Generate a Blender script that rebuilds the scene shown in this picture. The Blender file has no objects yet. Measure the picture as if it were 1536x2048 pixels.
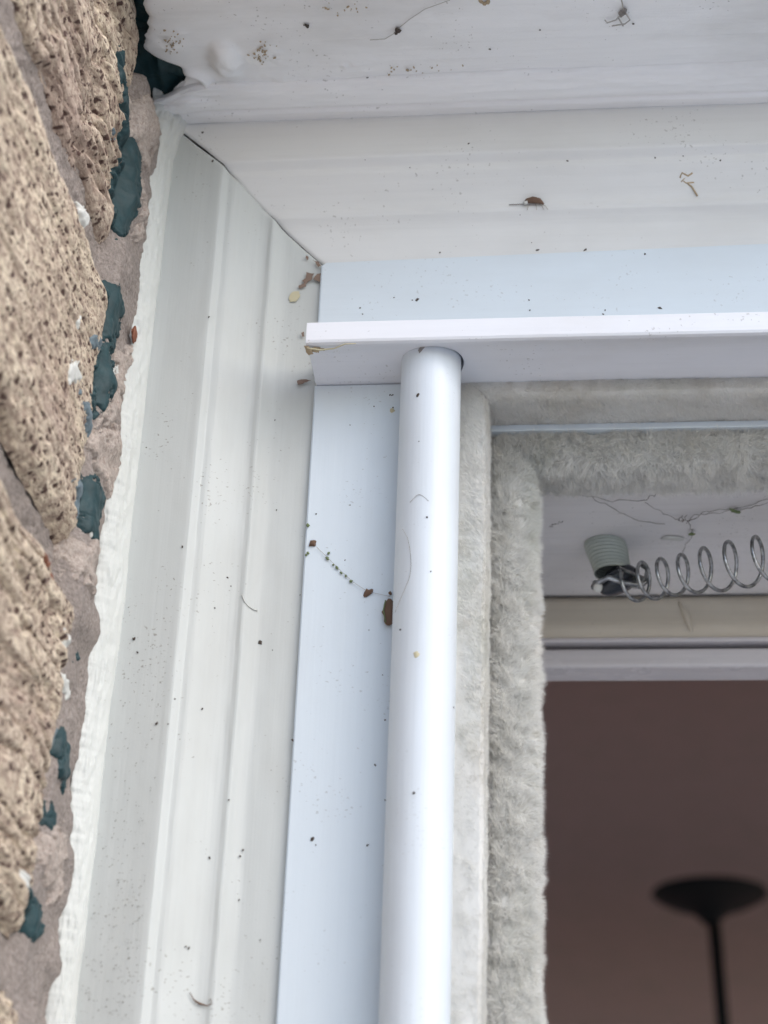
import bpy, bmesh, math, random
import numpy as np
from mathutils import Vector, Matrix

S = bpy.context.scene
COL = S.collection

# ------------------------------------------------------------------ camera
F = 3600.0
cu = Vector((.0337, .881, -.4717)).normalized()
cx = Vector((.9955, .02, .094)); cx = (cx - cx.dot(cu) * cu).normalized()
cy = cu.cross(cx)
RM = Matrix((cx, cy, cu))                       # camera -> world


def ray(px, py): return RM @ Vector((px - 768, 1024 - py, -F))


CAM = -ray(643, 530) * (.56 / F)


def P(px, py, v, ax=1):                          # pixel of the photograph -> point on the plane axis=v
    d = ray(px, py)
    return CAM + d * ((v - CAM[ax]) / d[ax])


cd = bpy.data.cameras.new('camera')
cam = bpy.data.objects.new('camera', cd)
COL.objects.link(cam)
cam.matrix_world = Matrix.Translation(CAM) @ RM.to_4x4()
cd.sensor_fit = 'VERTICAL'
cd.sensor_height = 36.0
cd.lens = 36.0 * F / 2048
cd.clip_start = 0.02
cd.clip_end = 500
cd.dof.use_dof = True
cd.dof.focus_distance = .52
cd.dof.aperture_fstop = cd.lens / 4.4
S.camera = cam

# ------------------------------------------------------------------ light
world = bpy.data.worlds.new('World')
S.world = world
world.use_nodes = True
wn = world.node_tree
bg = wn.nodes['Background']
sky = wn.nodes.new('ShaderNodeTexSky')
sky.sky_type = 'NISHITA'
sky.sun_disc = False
SUN_EL, SUN_AZ = math.radians(36), math.radians(128)      # azimuth from +Y towards +X: behind the camera, to the right
sky.sun_elevation = SUN_EL
sky.sun_rotation = SUN_AZ
sky.air_density = 1.0
sky.dust_density = 1.5
sky.ozone_density = 1.6
wn.links.new(sky.outputs[0], bg.inputs[0])
bg.inputs[1].default_value = .15
sd = bpy.data.lights.new('sun', 'SUN')
sd.energy = 1.3
sd.angle = math.radians(75)
sd.color = (1, .975, .94)
sun = bpy.data.objects.new('sun', sd)
COL.objects.link(sun)
sdir = Vector((math.sin(SUN_AZ) * math.cos(SUN_EL), math.cos(SUN_AZ) * math.cos(SUN_EL), math.sin(SUN_EL)))
sun.rotation_euler = sdir.to_track_quat('Z', 'Y').to_euler()
sun.location = (2, -4, 4)
vs = S.view_settings
vs.view_transform = 'Standard'
vs.look = 'None'
vs.gamma = 1
vs.use_curve_mapping = False
vs.exposure = 0.66
S.cycles.max_bounces = 8
S.cycles.diffuse_bounces = 5

# ------------------------------------------------------------------ helpers
rng = np.random.default_rng(7)
random.seed(7)
_T = rng.random((64, 64, 64)).astype(np.float32)


def vnoise(p):                                   # value noise, p (...,3) -> 0..1
    i = np.floor(p).astype(int); f = p - i
    f = f * f * (3 - 2 * f); i &= 63; j = (i + 1) & 63
    x0, y0, z0 = i[..., 0], i[..., 1], i[..., 2]; x1, y1, z1 = j[..., 0], j[..., 1], j[..., 2]
    fx, fy, fz = f[..., 0], f[..., 1], f[..., 2]
    a = _T[x0, y0, z0] * (1 - fx) + _T[x1, y0, z0] * fx
    b = _T[x0, y1, z0] * (1 - fx) + _T[x1, y1, z0] * fx
    c = _T[x0, y0, z1] * (1 - fx) + _T[x1, y0, z1] * fx
    d = _T[x0, y1, z1] * (1 - fx) + _T[x1, y1, z1] * fx
    a = a * (1 - fy) + b * fy; c = c * (1 - fy) + d * fy
    return a * (1 - fz) + c * fz


def fbm(p, n=4, g=.5):
    s = 0; a = 1; t = 0
    for k in range(n):
        s = s + a * vnoise(p * 2 ** k + 17.3 * k); t += a; a *= g
    return s / t - .5


def n1(t, seed=0, n=3):                          # 1-D noise -.5..+.5
    t = np.asarray(t, float)
    return fbm(np.stack([t, np.full_like(t, seed * 3.7 + .5), np.full_like(t, seed * 1.3)], -1), n)


def worley(a, b, seed=0):                        # distance to jittered points, and a random value of the nearest
    r = np.random.default_rng(seed); J = r.random((64, 64, 3))
    ia, ib = np.floor(a).astype(int), np.floor(b).astype(int)
    best = np.full(a.shape, 9.); val = np.zeros(a.shape)
    for da in (-1, 0, 1):
        for db in (-1, 0, 1):
            ca, cb = ia + da, ib + db; j = J[ca & 63, cb & 63]
            d = np.hypot(ca + j[..., 0] - a, cb + j[..., 1] - b)
            m = d < best; best = np.where(m, d, best); val = np.where(m, j[..., 2], val)
    return best, val


def tag(o, label=None, cat=None, group=None, kind=None):
    if label: o['label'] = label
    if cat: o['category'] = cat
    if group: o['group'] = group
    if kind: o['kind'] = kind
    return o


def empty(name, label, cat, loc=(0, 0, 0), group=None):
    o = bpy.data.objects.new(name, None); COL.objects.link(o)
    o.location = loc; o.empty_display_size = .01
    return tag(o, label, cat, group)


def link(name, me, mat, parent=None, smooth=True):
    if mat: me.materials.append(mat)
    if smooth: me.shade_smooth()
    o = bpy.data.objects.new(name, me); COL.objects.link(o)
    if parent:
        o.parent = parent; o.location = -parent.location
    return o


def mesh(name, v, f, mat, parent=None, smooth=True):
    me = bpy.data.meshes.new(name)
    me.from_pydata([tuple(map(float, q)) for q in v], [], [tuple(map(int, q)) for q in f])
    me.update()
    return link(name, me, mat, parent, smooth)


def grid_faces(n, m, closed=False):
    i = np.arange(n - 1)[:, None]; j = np.arange(m if closed else m - 1)[None, :]; j2 = (j + 1) % m
    return np.stack([i * m + j, i * m + j2, (i + 1) * m + j2, (i + 1) * m + j], -1).reshape(-1, 4)


def npmesh(name, V, Fq, mat, parent=None, smooth=True, attr=None, flip=False):
    V = np.asarray(V, np.float32).reshape(-1, 3); Fq = np.asarray(Fq, np.int32)
    if flip: Fq = Fq[:, ::-1]
    me = bpy.data.meshes.new(name)
    me.vertices.add(len(V)); me.vertices.foreach_set('co', V.ravel())
    me.loops.add(Fq.size); me.loops.foreach_set('vertex_index', np.ascontiguousarray(Fq).ravel())
    me.polygons.add(len(Fq)); me.polygons.foreach_set('loop_start', np.arange(0, Fq.size, Fq.shape[1], dtype=np.int32))
    me.update(calc_edges=True); me.validate()
    for k, a in (attr or {}).items():
        at = me.attributes.new(k, 'FLOAT', 'POINT'); at.data.foreach_set('value', np.asarray(a, np.float32).ravel())
    return link(name, me, mat, parent, smooth)


def box(name, lo, hi, mat, parent=None, bevel=0, seg=2):
    bm = bmesh.new(); bmesh.ops.create_cube(bm, size=1)
    for q in bm.verts:
        q.co = Vector([lo[k] + (hi[k] - lo[k]) * (q.co[k] + .5) for k in range(3)])
    if bevel: bmesh.ops.bevel(bm, geom=bm.edges[:], offset=bevel, segments=seg, affect='EDGES', profile=.5)
    me = bpy.data.meshes.new(name); bm.to_mesh(me); bm.free()
    return link(name, me, mat, parent, False)


def tube_v(pts, r, n=8, closed_ends=True):
    """vertices and faces of a tube along points; r float or list"""
    pts = [Vector(p) for p in pts]; V = []; Fc = []
    up = Vector((0, 0, 1)); a = None
    for i, p in enumerate(pts):
        t = (pts[min(i + 1, len(pts) - 1)] - pts[max(i - 1, 0)]).normalized()
        if a is None:
            a = t.cross(up)
            if a.length < .1: a = t.cross(Vector((1, 0, 0)))
        a = (a - a.dot(t) * t).normalized(); b = t.cross(a)
        rr = r[i] if hasattr(r, '__len__') else r
        for k in range(n):
            w = 2 * math.pi * k / n
            V.append(p + (a * math.cos(w) + b * math.sin(w)) * rr)
    for i in range(len(pts) - 1):
        for k in range(n):
            k2 = (k + 1) % n; Fc.append((i * n + k, i * n + k2, (i + 1) * n + k2, (i + 1) * n + k))
    if closed_ends:
        Fc.append(tuple(range(n))[::-1]); Fc.append(tuple((len(pts) - 1) * n + k for k in range(n)))
    return V, Fc


def join(parts):
    V, Fc = [], []
    for v, f in parts:
        o = len(V); V += list(v); Fc += [tuple(i + o for i in q) for q in f]
    return V, Fc


def chip_v(c, n, size, asp=1.0, ang=0, k=8, thick=.0002, rough=.35, rnd=random):
    """a thin irregular flake lying on the plane with normal n"""
    n = Vector(n).normalized(); a = n.orthogonal().normalized(); b = n.cross(a)
    ca, sa = math.cos(ang), math.sin(ang); a, b = a * ca + b * sa, b * ca - a * sa
    c = Vector(c); V = []
    ring = []
    for i in range(k):
        w = 2 * math.pi * i / k; r = size * (1 + rnd.uniform(-rough, rough))
        ring.append(a * math.cos(w) * r * asp + b * math.sin(w) * r)
    V += [c + q for q in ring] + [c + q * .7 + n * thick * rnd.uniform(.6, 1.3) for q in ring] + [c + n * thick]
    Fc = [(i, (i + 1) % k, k + (i + 1) % k, k + i) for i in range(k)] + [(k + i, k + (i + 1) % k, 2 * k) for i in range(k)]
    return V, Fc


# ------------------------------------------------------------------ materials
def newmat(name, col=(.8, .8, .8), rough=.5, spec=.5, metal=0):
    m = bpy.data.materials.new(name); m.use_nodes = True
    b = m.node_tree.nodes['Principled BSDF']
    b.inputs['Base Color'].default_value = (*col, 1)
    b.inputs['Roughness'].default_value = rough
    b.inputs['Specular IOR Level'].default_value = spec
    b.inputs['Metallic'].default_value = metal
    return m, m.node_tree.nodes, m.node_tree.links, b


def nd(ns, typ, **kw):
    n = ns.new(typ)
    for k, v in kw.items():
        if hasattr(n, k): setattr(n, k, v)
        else: n.inputs[k].default_value = v
    return n


def noise_tex(ns, ls, scale, stretch=(1, 1, 1), detail=4, rough=.55, off=(0, 0, 0)):
    g = nd(ns, 'ShaderNodeNewGeometry'); mp = nd(ns, 'ShaderNodeMapping')
    mp.inputs['Scale'].default_value = stretch; mp.inputs['Location'].default_value = off
    ls.new(g.outputs['Position'], mp.inputs['Vector'])
    t = nd(ns, 'ShaderNodeTexNoise'); t.inputs['Scale'].default_value = scale
    t.inputs['Detail'].default_value = detail; t.inputs['Roughness'].default_value = rough
    ls.new(mp.outputs[0], t.inputs['Vector'])
    return t


def ramp(ns, ls, src, p0, c0, p1, c1, mid=()):
    r = nd(ns, 'ShaderNodeValToRGB'); e = r.color_ramp.elements
    c = lambda q: (*q, 1) if hasattr(q, '__len__') else (q, q, q, 1)
    e[0].position = p0; e[0].color = c(c0); e[1].position = p1; e[1].color = c(c1)
    for p, q in mid:
        k = e.new(p); k.color = c(q)
    ls.new(src, r.inputs[0]); return r


def mix(ns, ls, fac, a, b):
    m = nd(ns, 'ShaderNodeMix', data_type='RGBA')
    for s, v in ((0, fac), (6, a), (7, b)):
        if hasattr(v, 'node'): ls.new(v, m.inputs[s])
        elif s == 0: m.inputs[0].default_value = v
        else: m.inputs[s].default_value = (*v, 1)
    return m.outputs[2]


def bump(ns, ls, bsdf, src, strength, dist, prev=None):
    b = nd(ns, 'ShaderNodeBump'); b.inputs['Strength'].default_value = strength; b.inputs['Distance'].default_value = dist
    ls.new(src, b.inputs['Height'])
    if prev: ls.new(prev, b.inputs['Normal'])
    ls.new(b.outputs[0], bsdf.inputs['Normal']); return b.outputs[0]


def paint(name, col, dirt=(.30, .27, .22), axis='z', rough=.45, grime=.35, specks=.5, streak=1.0, bumpk=1.0, spec=.4):
    """painted wood or coated metal: brush streaks along the length, faint grime clouds, tiny dark specks"""
    m, ns, ls, b = newmat(name, col, rough, spec)
    st = {'z': (1, 1, .03), 'x': (.03, 1, 1), 'n': (1, 1, 1)}[axis]
    cl = noise_tex(ns, ls, 28, (1, 1, .45) if axis == 'z' else (.45, 1, 1), 5, .6)
    f = ramp(ns, ls, cl.outputs[0], .46, 0, .78, grime)
    c1 = mix(ns, ls, f.outputs[0], col, dirt)
    sk = noise_tex(ns, ls, 420, st, 3, .6)
    f2 = ramp(ns, ls, sk.outputs[0], .50, 0, .80, .22 * streak)
    c2 = mix(ns, ls, f2.outputs[0], c1, tuple(q * .62 for q in col))
    vo = noise_tex(ns, ls, 900, (1, 1, 1.6) if axis == 'z' else (1, 1, 1), 1, .5, (3, 1, 2))
    cl2 = noise_tex(ns, ls, 45, (1, 1, 1), 3, .6, (5, 2, 1))
    ad = nd(ns, 'ShaderNodeMath', operation='MULTIPLY'); ls.new(vo.outputs[0], ad.inputs[0])
    ls.new(ramp(ns, ls, cl2.outputs[0], .35, .80, .65, 1.06).outputs[0], ad.inputs[1])
    f3 = ramp(ns, ls, ad.outputs[0], .70, 0, .76, specks)
    c3 = mix(ns, ls, f3.outputs[0], c2, (.20, .18, .15))
    ls.new(c3, b.inputs['Base Color'])
    pr = bump(ns, ls, b, sk.outputs[0], .25 * bumpk, .0006)
    pr = bump(ns, ls, b, noise_tex(ns, ls, 160, st if axis != 'n' else (1, 1, 1), 4).outputs[0], .3 * bumpk, .0012, pr)
    bump(ns, ls, b, noise_tex(ns, ls, 1500, (1, 1, 1), 2).outputs[0], .12 * bumpk, .0003, pr)
    rr = ramp(ns, ls, cl.outputs[0], .3, rough * .85, .8, min(1, rough * 1.5)); ls.new(rr.outputs[0], b.inputs['Roughness'])
    return m


M = {}
M['casing'] = paint('aged white casing paint', (.525, .545, .53), grime=.2, specks=.6, streak=.4, bumpk=.55)  # shade on the side casing put into a darker base colour
M['casing_head_lit'] = paint('aged white casing paint across', (.73, .73, .72), axis='x', grime=.16, specks=.4, streak=.45, bumpk=.6)  # same paint, lighter: light on the head put into the colour
M['lintel'] = paint('white lintel paint', (.86, .86, .86), axis='x', grime=.35, specks=.45, streak=.6, bumpk=1.4)
M['caulk'] = paint('cream caulk', (.58, .595, .57), axis='z', grime=.25, specks=.25, rough=.6, bumpk=2.2)
M['flange'] = paint('white coated metal', (.66, .725, .775), axis='z', grime=.14, specks=.3, streak=.2, bumpk=.35, rough=.38)
M['flange_head'] = paint('white coated metal across', (.66, .725, .775), axis='x', grime=.14, specks=.25, streak=.2, bumpk=.35, rough=.38)
M['bar'] = paint('white bar paint', (.78, .79, .83), dirt=(.45, .38, .27), axis='x', grime=.25, specks=.35, streak=.4, bumpk=.6, rough=.42)
M['tube'] = paint('glossy white tube', (.66, .71, .76), axis='z', grime=.2, specks=.15, streak=.5, bumpk=.4, rough=.33, spec=.5)
M['jamb'] = paint('lavender grey jamb paint', (.72, .70, .70), axis='x', grime=.3, specks=.3, rough=.5)
M['tan'] = paint('tan varnished wood', (.60, .54, .44), dirt=(.36, .28, .2), axis='x', grime=.5, specks=.2, rough=.45)
M['trim'] = paint('white inner trim', (.66, .63, .64), axis='x', grime=.15, specks=.1, rough=.25)
M['wallpaint'] = paint('reddish room wall paint', (.43, .295, .275), axis='n', grime=.3, specks=0, rough=.8)
M['ceilpaint'] = paint('taupe room ceiling paint', (.41, .35, .345), axis='n', grime=.2, specks=0, rough=.9)
M['warmtrim'] = paint('warm wood rail', (.66, .36, .24), axis='x', grime=.3, specks=0, rough=.5)
M['brown'] = newmat('brown debris', (.16, .10, .07), .8, .2)[0]
M['dark'] = newmat('near black dirt and gap shade', (.085, .07, .06), .9, .1)[0]  # real dirt, and the shade painted inside gaps and holes
M['raw'] = paint('bare brown wood', (.20, .13, .10), axis='z', grime=.5, specks=.2, rough=.8)
M['yellow'] = newmat('yellowed paint', (.55, .50, .34), .6, .3)[0]
M['seed'] = newmat('green seed', (.16, .20, .10), .8, .2)[0]
M['tanbit'] = newmat('dry tan husk', (.42, .33, .22), .8, .2)[0]
M['silk'] = newmat('dusty silk thread', (.45, .43, .40), .9, .1)[0]
M['silkdark'] = newmat('dirty silk thread', (.27, .25, .235), .9, .1)[0]
M['cream'] = newmat('cream paint flake', (.58, .58, .55), .6, .3)[0]
M['orange'] = newmat('rust orange clay', (.22, .085, .05), .7, .3)[0]
M['blackmetal'] = newmat('black lamp metal', (.006, .006, .007), .6, .2)[0]


def mat_teal(name, col, rough=.35):
    m, ns, ls, b = newmat(name, col, rough, .5)
    t = noise_tex(ns, ls, 260, (1, 1, 1), 4)
    ls.new(mix(ns, ls, ramp(ns, ls, t.outputs[0], .3, 0, .7, .7).outputs[0], col, tuple(q * .45 for q in col)), b.inputs['Base Color'])
    bump(ns, ls, b, t.outputs[0], .6, .001); return m


M['teal'] = mat_teal('dark teal paint', (.012, .048, .056), .6)
M['bluegrey'] = mat_teal('blue grey paint', (.15, .20, .23), .6)


def mat_brick():
    m, ns, ls, b = newmat('tan textured brick', (.4, .33, .25), .85, .25)
    a = nd(ns, 'ShaderNodeAttribute', attribute_name='speck')
    h = nd(ns, 'ShaderNodeAttribute', attribute_name='hollow_dark')
    t = noise_tex(ns, ls, 60, (1, .5, 1), 5, .6)
    t4 = noise_tex(ns, ls, 950, (1, .6, 1), 1, .5, (7, 7, 7))
    t2 = noise_tex(ns, ls, 700, (1, .45, 1), 4, .65)
    t3 = noise_tex(ns, ls, 25, (1, .5, 1), 4, .6, (4, 4, 1))
    base = ramp(ns, ls, t.outputs[0], .3, (.56, .46, .35), .72, (.78, .68, .53), [(.5, (.68, .575, .44))]).outputs[0]
    base = mix(ns, ls, ramp(ns, ls, t3.outputs[0], .52, 0, .75, .75).outputs[0], base, (.46, .35, .30))
    g = mix(ns, ls, ramp(ns, ls, t2.outputs[0], .40, .75, .60, 0).outputs[0], base, (.27, .19, .155))
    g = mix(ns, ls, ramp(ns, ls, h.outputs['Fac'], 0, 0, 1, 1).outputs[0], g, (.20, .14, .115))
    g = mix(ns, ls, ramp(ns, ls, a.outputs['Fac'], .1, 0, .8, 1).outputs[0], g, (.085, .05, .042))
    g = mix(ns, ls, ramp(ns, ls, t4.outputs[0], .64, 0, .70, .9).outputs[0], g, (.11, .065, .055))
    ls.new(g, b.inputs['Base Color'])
    p = bump(ns, ls, b, t2.outputs[0], .7, .0012)
    bump(ns, ls, b, noise_tex(ns, ls, 2200, (1, .6, 1), 3).outputs[0], .6, .0005, p)
    return m


def mat_mortar(name, c0, c1, k=1):
    m, ns, ls, b = newmat(name, c0, .95, .15)
    t = noise_tex(ns, ls, 900, (1, 1, 1), 5, .7); t2 = noise_tex(ns, ls, 90, (1, 1, 1), 4)
    g = ramp(ns, ls, t.outputs[0], .33, c1, .66, c0).outputs[0]
    g = mix(ns, ls, ramp(ns, ls, t2.outputs[0], .4, 0, .7, .55).outputs[0], g, tuple(q * .62 for q in c0))
    ls.new(g, b.inputs['Base Color'])
    p = bump(ns, ls, b, t.outputs[0], 1, .0012 * k)
    bump(ns, ls, b, t2.outputs[0], .6, .003, p); return m


M['brick'] = mat_brick()
M['mortar'] = mat_mortar('grey sandy mortar', (.47, .41, .375), (.24, .20, .18))
M['mortar_pale'] = mat_mortar('pale pinkish mortar', (.60, .525, .47), (.34, .27, .235), .7)


def mat_felt():
    m, ns, ls, b = newmat('cream pile', (.66, .65, .59), .95, .1)
    t = noise_tex(ns, ls, 70, (1, 1, .6), 5, .6)
    c = ramp(ns, ls, t.outputs[0], .3, (.82, .81, .77), .68, (.93, .925, .90), [(.45, (.89, .88, .85))]).outputs[0]
    t2 = noise_tex(ns, ls, 33, (1, 1, .5), 4, .6, (3, 3, 9))
    c = mix(ns, ls, ramp(ns, ls, t2.outputs[0], .50, 0, .75, .4).outputs[0], c, (.76, .69, .59))
    t3 = noise_tex(ns, ls, 40, (1, 1, .3), 4, .6, (8, 1, 9))
    c = mix(ns, ls, ramp(ns, ls, t3.outputs[0], .54, 0, .75, .4).outputs[0], c, (.74, .76, .69))
    at = nd(ns, 'ShaderNodeAttribute', attribute_name='tone')
    c = mix(ns, ls, ramp(ns, ls, at.outputs['Fac'], 0, .0, 1, .14).outputs[0], c, (.34, .32, .28))
    ls.new(c, b.inputs['Base Color']); b.inputs['Sheen Weight'].default_value = .3
    tr = nd(ns, 'ShaderNodeBsdfTranslucent'); ls.new(c, tr.inputs['Color']); mx = nd(ns, 'ShaderNodeMixShader'); mx.inputs[0].default_value = .38
    ls.new(b.outputs[0], mx.inputs[1]); ls.new(tr.outputs[0], mx.inputs[2]); ls.new(mx.outputs[0], ns['Material Output'].inputs['Surface'])
    return m


M['felt'] = mat_felt()
mm, ns, ls, b = newmat('galvanised spring wire', (.30, .31, .32), .3, .5, 1.0)
t = noise_tex(ns, ls, 500, (1, 1, 1), 3); ls.new(ramp(ns, ls, t.outputs[0], .35, (.2, .2, .205), .7, (.5, .51, .52)).outputs[0], b.inputs['Base Color'])
M['wire'] = mm
M['greenplastic'] = paint('pale green nylon', (.46, .50, .45), axis='n', grime=.3, specks=.2, rough=.35)
M['hook'] = newmat('dark oily metal', (.05, .055, .065), .25, .6, .6)[0]
mm, ns, ls, b = newmat('lawn', (.08, .11, .04), .95, .1)
t = noise_tex(ns, ls, 4, (1, 1, 1), 6); ls.new(ramp(ns, ls, t.outputs[0], .3, (.05, .07, .025), .7, (.12, .15, .06)).outputs[0], b.inputs['Base Color'])
M['ground'] = mm
M['bounce_patio'] = mat_mortar('pale bounce concrete', (.76, .76, .75), (.68, .68, .67))  # whitened so it bounces more light

# ------------------------------------------------------------------ ground
GZ = -1.55
o = mesh('ground', [(-200, -200, GZ - .02), (200, -200, GZ - .02), (200, 200, GZ - .02), (-200, 200, GZ - .02)], [(0, 1, 2, 3)], M['ground']); tag(o, kind='structure')
o = box('bounce_patio', (-9, -14, GZ - .15), (9, -.205, GZ + .05), M['bounce_patio'], bevel=.01); tag(o, kind='structure')  # unseen slab, made wide and near white to bounce light upward

# ------------------------------------------------------------------ brick reveal and wall
XW = -.0515         # plane of the brick reveal
YF = -.205          # front of the brick wall
YE = -.0405          # where the bricks stop before the casing
wall = empty('brick_wall', 'rough tan brick reveal on the left with pitted faces and grey mortar joints', 'brick wall', (XW, YE, -.3))
beds = [.079, P(240, 560, XW, 0).z + .002, P(180, 1210, XW, 0).z + .003, P(90, 1940, XW, 0).z - .002]
beds = [beds[1] + .106] + beds[1:]
beds.append(beds[-1] - .1)
JT = .0135


def make_brick(z0, z1, seed, x_out=0.0, rk=0.0):
    L1 = YE - YF
    s = np.concatenate([np.arange(0, L1, .00045), L1 + np.arange(0, .24, .003)])
    nz = int((z1 - z0) / .00045); zz = np.linspace(0, 1, nz)
    Sg, Zg = np.meshgrid(s, zz, indexing='ij')
    r = .006
    cn = L1
    # path: reveal face from YE to YF, rounded arris, then the front face leftwards
    t = Sg - cn
    X = np.where(t < -r, 0, np.where(t > r, -(t), 0)); Y = np.where(t < 0, YE - Sg, YF)
    arc = np.abs(t) <= r; th = (t + r) / (2 * r) * math.pi / 2
    X = np.where(arc, -r + r * np.cos(th), X); Y = np.where(arc, YF + r - r * np.sin(th), Y)
    NX = np.where(t < -r, 1., np.where(t > r, 0., np.cos(th))); NY = -np.sqrt(np.clip(1 - NX ** 2, 0, 1))
    Z = z0 + (z1 - z0) * Zg
    ez = np.minimum(Z - z0, z1 - Z); es = Sg
    q = np.stack([Sg * 26 + seed * 9.1, Z * 45 + 3, np.full_like(Sg, seed * 2.3)], -1)
    big = fbm(q * .8, 3)
    q2 = np.stack([Sg * 100 + seed, Z * 260, np.full_like(Sg, seed)], -1)
    wv = fbm(np.stack([Sg * 60, Z * 60, np.full_like(Sg, seed + 4.)], -1), 3)
    ridg = 1 - 2 * np.abs(fbm(q2 + wv[..., None] * 3, 3))
    mid = fbm(np.stack([Sg * 230, Z * 420, np.full_like(Sg, seed + 9.)], -1), 4, .6)
    sh = (1 - np.exp(-ez / (.0028 + .002 * np.abs(big)))) * (1 - np.exp(-es / .0030))
    w1, v1 = worley(Sg * 215 + wv * 2.4, Z * 330 + wv * 2, seed)
    w2, v2 = worley(Sg * 430 + wv * 3, Z * 700, seed + 50)
    dn = fbm(np.stack([Sg * 55, Z * 80, np.full_like(Sg, seed + 2.)], -1), 2)
    jit = fbm(np.stack([Sg * 900, Z * 1200, np.full_like(Sg, seed + 1.)], -1), 2) * .35
    pit = np.clip(1 - (w1 + jit) / (.10 + .19 * v1), 0, 1) * (v1 > .5)
    pit2 = np.clip(1 - (w2 + jit) / (.26 * v2 + .06), 0, 1) * (v2 > .6) * np.clip(.85 + dn * 2, 0, 1)
    top = np.clip((.5 - np.abs(Zg - .98)) * 2, 0, 1)
    d = -.0064 * (1 - sh) + big * .0060 + (ridg - .75) * .0007 + mid * .0012 - np.minimum(1, pit * 2) * .00022 - np.minimum(1, pit2 * 1.6) * .00015
    rd = np.abs(fbm(np.stack([Sg * 34, Z * 210, np.full_like(Sg, seed + 6.)], -1), 3, .55)); d = d - rk * .006 * np.clip(1 - rd * 9, 0, 1) + x_out
    X = X + NX * d; Y = Y + NY * d * (t > -r * 2)
    Zo = Z + fbm(np.stack([Sg * 60, Zg * 2, np.full_like(Sg, seed + 7.)], -1), 3) * .006 * (np.abs(Zg - .5) * 2) ** 3
    V = np.stack([X + XW, Y, Zo], -1)
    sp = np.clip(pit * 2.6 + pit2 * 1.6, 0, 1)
    gr = np.clip((-(mid) - .07) * 4, 0, .55)  # colour darker where the fine relief sinks
    return npmesh('brick', V, grid_faces(*Sg.shape), M['brick'], wall, attr={'speck': sp, 'hollow_dark': gr}, flip=True)


for k in range(len(beds) - 1):
    make_brick(beds[k + 1] + JT / 2, beds[k] - JT / 2, 3 + k * 5, (-.0014, -.0004, .001, .0006, 0)[k], (.45, .15, .3, .3, .3)[k])
# plain bricks further along the front of the wall, and below
hb = beds[2] - beds[3]
rows = [beds[0] + (beds[0] - beds[1])] + beds
z = beds[-1]
while z > GZ + .1:
    z -= .102; rows.append(z)
pm = {}
for k in range(len(rows) - 1):
    z1, z0 = rows[k] - JT / 2, rows[k + 1] + JT / 2
    xs = XW - .25 - (.1 if k % 2 else 0) + (.0 if 1 <= k < len(beds) else .25 if k % 2 else .25)
    x = XW if not (1 <= k < len(beds)) else XW - .2415
    while x > -.75:
        xl = max(x - (.24 if not (x == XW and k % 2) else .13), -.76)
        hgt = round(z1 - z0, 4); wd = round(x - xl, 4)
        key = (hgt, wd)
        if key not in pm:
            bm = bmesh.new(); bmesh.ops.create_cube(bm, size=1)
            for q in bm.verts: q.co = Vector((q.co.x * (wd - JT), q.co.y * (YE - YF), q.co.z * hgt))
            bmesh.ops.bevel(bm, geom=bm.edges[:], offset=.004, segments=1, affect='EDGES')
            me = bpy.data.meshes.new('brick'); bm.to_mesh(me); bm.free(); me.materials.append(M['brick']); pm[key] = me
        ob = bpy.data.objects.new('brick', pm[key]); COL.objects.link(ob); ob.parent = wall
        ob.location = Vector(((x + xl - JT * (0 if x == XW else 1)) / 2 if x == XW else (x + xl) / 2 - JT / 2, (YE + YF) / 2 + random.uniform(-.001, .001), (z0 + z1) / 2)) - wall.location
        x = xl
# mortar behind the bricks: one rough body, recessed from their faces
s = np.arange(YE + .03, YF + .004, -.0006); zz = np.arange(.062, -.36, -.0006)
Sg, Zg = np.meshgrid(s, zz, indexing='ij')
rec = .0065 + fbm(np.stack([Sg * 60, Zg * 90, Sg * 0 + 5], -1), 4) * .006 + fbm(np.stack([Sg * 420, Zg * 500, Sg * 0 + 2], -1), 3) * .0014
k = np.clip((Sg - (YE - .004)) / .006, 0, 1)                     # fills out level with the bricks next to the casing
wob = fbm(np.stack([Sg * 60, Zg * 90, Sg * 0 + 25], -1), 4)
rec = rec + .012 * np.clip((Zg - .043) / .003, 0, 1); rec = rec * (1 - k) + (.0012 + wob * .006 + .012 * np.clip((Zg - .045) / .003, 0, 1)) * k
V = np.stack([XW - rec, Sg, Zg], -1)
npmesh('mortar_joint', V, grid_faces(*Sg.shape), M['mortar'], wall, flip=False)
box('mortar_core', (-.78, YF + .008, GZ), (XW - .016, YE + .03, .19), M['mortar'], wall)
box('wall_backing', (-.8, YE + .031, GZ), (XW - .016, .13, .6), M['mortar'], wall)
o = box('wall_lower', (XW - .015, YF + .02, GZ), (XW - .006, YE, -.361), M['mortar'], wall)

# patches of paint and pale mortar on the end of the reveal: real, thin, lumpy


from mathutils.bvhtree import BVHTree
_v, _f = [], []
for ob in wall.children:
    if len(ob.data.polygons) > 2000:
        o_ = len(_v); _v += [tuple(q.co) for q in ob.data.vertices if True]; _f += [tuple(i + o_ for i in p.vertices) for p in ob.data.polygons]
_keep = [p for p in _f if _v[p[0]][1] > -.075 and _v[p[0]][0] > -.075]
RELIEF = BVHTree.FromPolygons(_v, _keep)


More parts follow.
